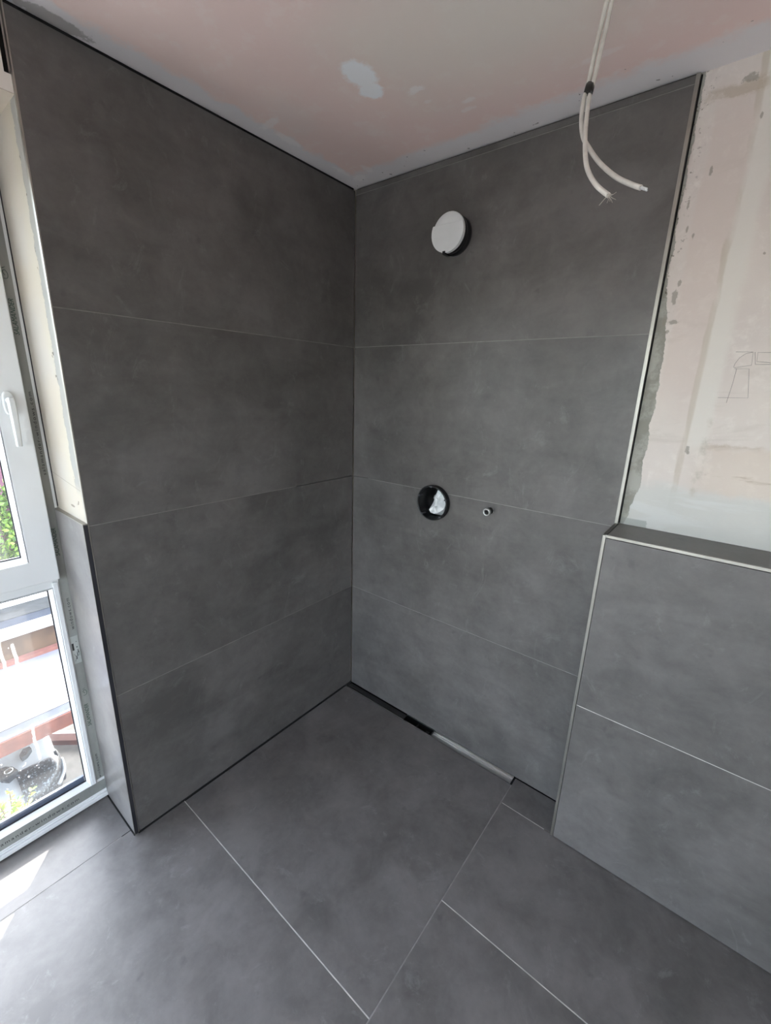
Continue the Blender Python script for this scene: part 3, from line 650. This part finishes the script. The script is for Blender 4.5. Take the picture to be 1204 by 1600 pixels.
def leaf_mat(name, a, b):
    n = NB(name); g = n.t.nodes.new('ShaderNodeNewGeometry'); m = n.fin(n.mix(g.outputs['Random Per Island'], a, b), .45)
    n.b.inputs['Transmission Weight'].default_value = 0
    return m
LEAF = leaf_mat('bush_leaf', c_(52, 84, 40), c_(150, 182, 70)); YLEAF = leaf_mat('young_leaf', c_(84, 120, 40), c_(168, 186, 70))
BARK = plain('bark', c_(92, 76, 60), .9)
def leaf(bm, p, d, n, l, wd):
    s = d.cross(n).normalized()
    q = [p, p+d*l*.35+s*wd*.5, p+d*l*.7+s*wd*.38+n*l*.05, p+d*l, p+d*l*.7-s*wd*.38+n*l*.05, p+d*l*.35-s*wd*.5]
    m = [p+d*l*.35-n*l*.06, p+d*l*.7-n*l*.02]
    V = [bm.verts.new(v) for v in q]; Mv = [bm.verts.new(v) for v in m]
    for f in ((V[0], V[1], Mv[0]), (V[1], V[2], Mv[1], Mv[0]), (V[2], V[3], Mv[1]), (V[3], V[4], Mv[1]), (V[4], V[5], Mv[0], Mv[1]), (V[5], V[0], Mv[0])): bm.faces.new(f)
def rv(r): 
    while 1:
        v = Vector((r.uniform(-1, 1), r.uniform(-1, 1), r.uniform(-1, 1)))
        if .05 < v.length < 1: return v.normalized()
def bush(name, c, rad, cnt, l, mat, seed, label, base):
    r = random.Random(seed); t = thing(name, base, label, 'bush'); c = Vector(c)
    bm = bmesh.new()
    for i in range(cnt):
        d = rv(r); k = r.uniform(.55, 1.0)*(1+.15*math.sin(d.x*5)+.12*math.cos(d.y*7+d.z*4))
        p = c+Vector((d.x*rad[0], d.y*rad[1], d.z*rad[2]))*k
        leaf(bm, p, (d+rv(r)*.9).normalized(), rv(r), l*r.uniform(.7, 1.2), l*.5)
    obj('foliage', bm, mat, t, recalc=False)
    bm = bmesh.new()
    for i in range(7):
        d = rv(r); d.z = abs(d.z)
        tube(bm, [Vector(base)+Vector((d.x, d.y, 0))*.05, c.lerp(Vector(base), .4)+d*.1, c+Vector((d.x*rad[0], d.y*rad[1], d.z*rad[2]))*.7], .015, 6, sub=3)
    obj('stems', bm, BARK, t); return t
bush('garden_bush', (-9.3, .05, -1.32), (.75, 1.3, .95), 5200, .13, LEAF, 3, 'dense green leafy bush in front of the pink house, seen in the upper pane', (-9.3, .05, -2.34))

# young tree standing below the window; only its crown tip shows
t = thing('young_tree', (-2.35, -1.55, GZ), 'yellow-green young tree top below the window, in front of the white car', 'tree')
bm = bmesh.new(); r = random.Random(11); twigs = []
root = Vector((-2.3, -1.62, GZ))
crown = Vector((-2.1, -1.34, -1.40))
tube(bm, [root, root.lerp(crown, .5)+Vector((.05, -.04, 0)), crown], .02, 8, sub=5)
tips = []
for k in range(22):
    a = r.uniform(0, 6.28); e = crown+Vector((math.cos(a)*r.uniform(.04, .16), math.sin(a)*r.uniform(.04, .15), r.uniform(-.22, .10)))
    s = crown+Vector((0, 0, -r.uniform(.1, .5))); tube(bm, [s, s.lerp(e, .6)+Vector((0, 0, .03)), e], .0035, 5, sub=3); tips.append((s, e))
obj('trunk', bm, BARK, t)
bm = bmesh.new()
for s, e in tips:
    for i in range(26):
        p = s.lerp(e, r.uniform(.3, 1.05)); d = ((e-s).normalized()+rv(r)*.9); d.z *= .5
        leaf(bm, p, d.normalized(), (Vector((0, 0, 1))+rv(r)*.6).normalized(), r.uniform(.03, .055), .020)
obj('foliage', bm, YLEAF, t, recalc=False)

# parked car far below: nose towards the building
car = thing('car', (-9.0, -1.02, GZ), 'white parked car far below, its nose towards the building, beside young leaves', 'car')
CARP = plain('white_car_paint', c_(168, 171, 174), .22, nz=.01); CGL = plain('dark_car_glass', c_(26, 34, 42), .08)
CX, CY = -9.0, -1.02
def ringsec(bm, x, hw, zb, zt, n=20, e=.36):
    R = []
    for k in range(n):
        a = 2*math.pi*k/n; ca_, sa = math.cos(a), math.sin(a)
        yy = hw*math.copysign(abs(ca_)**e, ca_); zz = (zb+zt)/2+(zt-zb)/2*math.copysign(abs(sa)**e, sa)
        R.append(bm.verts.new((CX+x, CY+yy, GZ+zz)))
    return R
def loft(bm, secs):
    Rs = [ringsec(bm, *s) for s in secs]
    for A, B in zip(Rs, Rs[1:]):
        for k in range(len(A)): f = bm.faces.new((A[k], A[(k+1)%len(A)], B[(k+1)%len(B)], B[k])); f.smooth = True
    bm.faces.new(Rs[0][::-1]); bm.faces.new(Rs[-1])
bm = bmesh.new(); loft(bm, [(-2.1, .62, .35, .85), (-2.02, .80, .27, .98), (-1.7, .88, .22, 1.02), (-.6, .91, .2, .98), (.5, .91, .2, .97), (1.1, .90, .2, .93), (1.6, .86, .22, .86), (1.92, .76, .26, .76), (2.08, .62, .30, .66), (2.14, .45, .34, .60)])
body = obj('body', bm, CARP, car)
bm = bmesh.new(); loft(bm, [(-1.85, .60, .9, 1.15), (-1.5, .68, .9, 1.42), (-.8, .70, .9, 1.50), (.0, .70, .9, 1.47), (.45, .66, .9, 1.32), (1.05, .62, .88, .95)])
obj('windows', bm, CGL, car)
bm = bmesh.new(); loft(bm, [(-1.55, .60, 1.36, 1.45), (-.8, .64, 1.42, 1.53), (.0, .64, 1.40, 1.50), (.25, .58, 1.36, 1.43)])
obj('roof', bm, CARP, car)
for sx in (-1.3, 1.32):
    for sy in (-1, 1):
        bm = bmesh.new(); cyl(bm, (CX+sx, CY+sy*.70, GZ+.32), (CX+sx, CY+sy*.92, GZ+.32), .32, seg=28); wo = obj('wheel', bm, RUBBER, car, .03)
        bm = bmesh.new(); cyl(bm, (CX+sx, CY+sy*.91, GZ+.32), (CX+sx, CY+sy*.928, GZ+.32), .20, seg=20); obj('rim', bm, STEEL, wo)
for sy in (-1, 1):
    bm = bmesh.new()
    P = [(1.50, .845, .80), (1.70, .83, .78), (1.93, .735, .68), (2.06, .60, .60), (2.07, .60, .52), (1.93, .765, .56), (1.68, .865, .66)]
    V = [bm.verts.new((CX+x+.012, CY+sy*(y+.012), GZ+z)) for x, y, z in P]; bm.faces.new(V)
    e = bmesh.ops.extrude_face_region(bm, geom=bm.faces[:]); bmesh.ops.translate(bm, verts=[v for v in e['geom'] if isinstance(v, bmesh.types.BMVert)], vec=(-.05, -sy*.05, 0))
    obj('headlight', bm, plain('dark_headlight', c_(50, 58, 66), .1), car)
    bm = bmesh.new(); box(bm, CX+.75, CX+.92, CY+sy*.92-.08, CY+sy*.92+.08, GZ+.93, GZ+1.05); obj('mirror', bm, BLACK, car, .03)
GRL = NB('black_speckled_grille'); GRL = GRL.fin(GRL.mix(GRL.mul(GRL.ss(GRL.noise(26, 3), .56, .62), .6), c_(22, 28, 34), c_(120, 132, 140)), .3)
for sg in (-1, 1):
    bm = bmesh.new(); loft(bm, [(1.0, .905, .22, .5), (1.4, .91, .22, .76), (1.7, .88, .22, .88), (1.95, .79, .24, .82), (2.1, .64, .28, .72), (2.18, .45, .32, .58)])
    bmesh.ops.bisect_plane(bm, geom=bm.verts[:]+bm.edges[:]+bm.faces[:], plane_co=(CX, CY+sg*.22, 0), plane_no=(0, sg, 0), clear_inner=True)
    obj('bumper_grille', bm, GRL, car)
    bm = bmesh.new(); tube(bm, [(CX+1.55, CY+sg*.91, GZ+.60), (CX+1.85, CY+sg*.86, GZ+.58), (CX+2.06, CY+sg*.72, GZ+.52)], .034, 6); obj('light_strip', bm, CARP, car)
bm = bmesh.new(); box(bm, CX+1.88, CX+2.14, CY-.74, CY+.74, GZ+.22, GZ+.34); obj('bumper_lip', bm, BLACK, car, .03)
# dark flat plates and the round badge on the bonnet
SC = plain('dark_bonnet_plate', c_(34, 40, 46), .25)
for nm, P, z in (('front_dark_plate', [(-7.68, -1.026), (-7.563, -.943), (-7.546, -.876), (-7.445, -.79), (-7.295, -.75), (-7.279, -.824), (-7.248, -.9), (-7.331, -.987), (-7.478, -1.062)], -5.05), ('bonnet_dark_plate', [(-7.643, -.653), (-7.77, -.569), (-7.755, -.477), (-7.674, -.467), (-7.574, -.557), (-7.539, -.639)], -5.03)):
    bm = bmesh.new(); V = [bm.verts.new((x, y, z)) for x, y in P]; W = [bm.verts.new((x, y, z-.22)) for x, y in P]
    bm.faces.new(V); bm.faces.new(W[::-1])
    for k in range(len(P)): bm.faces.new((V[k], V[(k+1) % len(P)], W[(k+1) % len(P)], W[k]))
    sc = obj(nm, bm, SC, car)
    if nm == 'front_dark_plate':
        bm = bmesh.new(); ring(bm, (-7.377, -.862, -5.05), (0, 0, 1), [(.050, 0), (.062, 0), (.062, .02), (.050, .02)], 20)
        box(bm, -7.40, -7.385, -.895, -.83, -5.05, -5.032); box(bm, -7.37, -7.355, -.895, -.83, -5.05, -5.032); box(bm, -7.386, -7.369, -.870, -.855, -5.05, -5.032)
        obj('badge', bm, STEEL, sc)
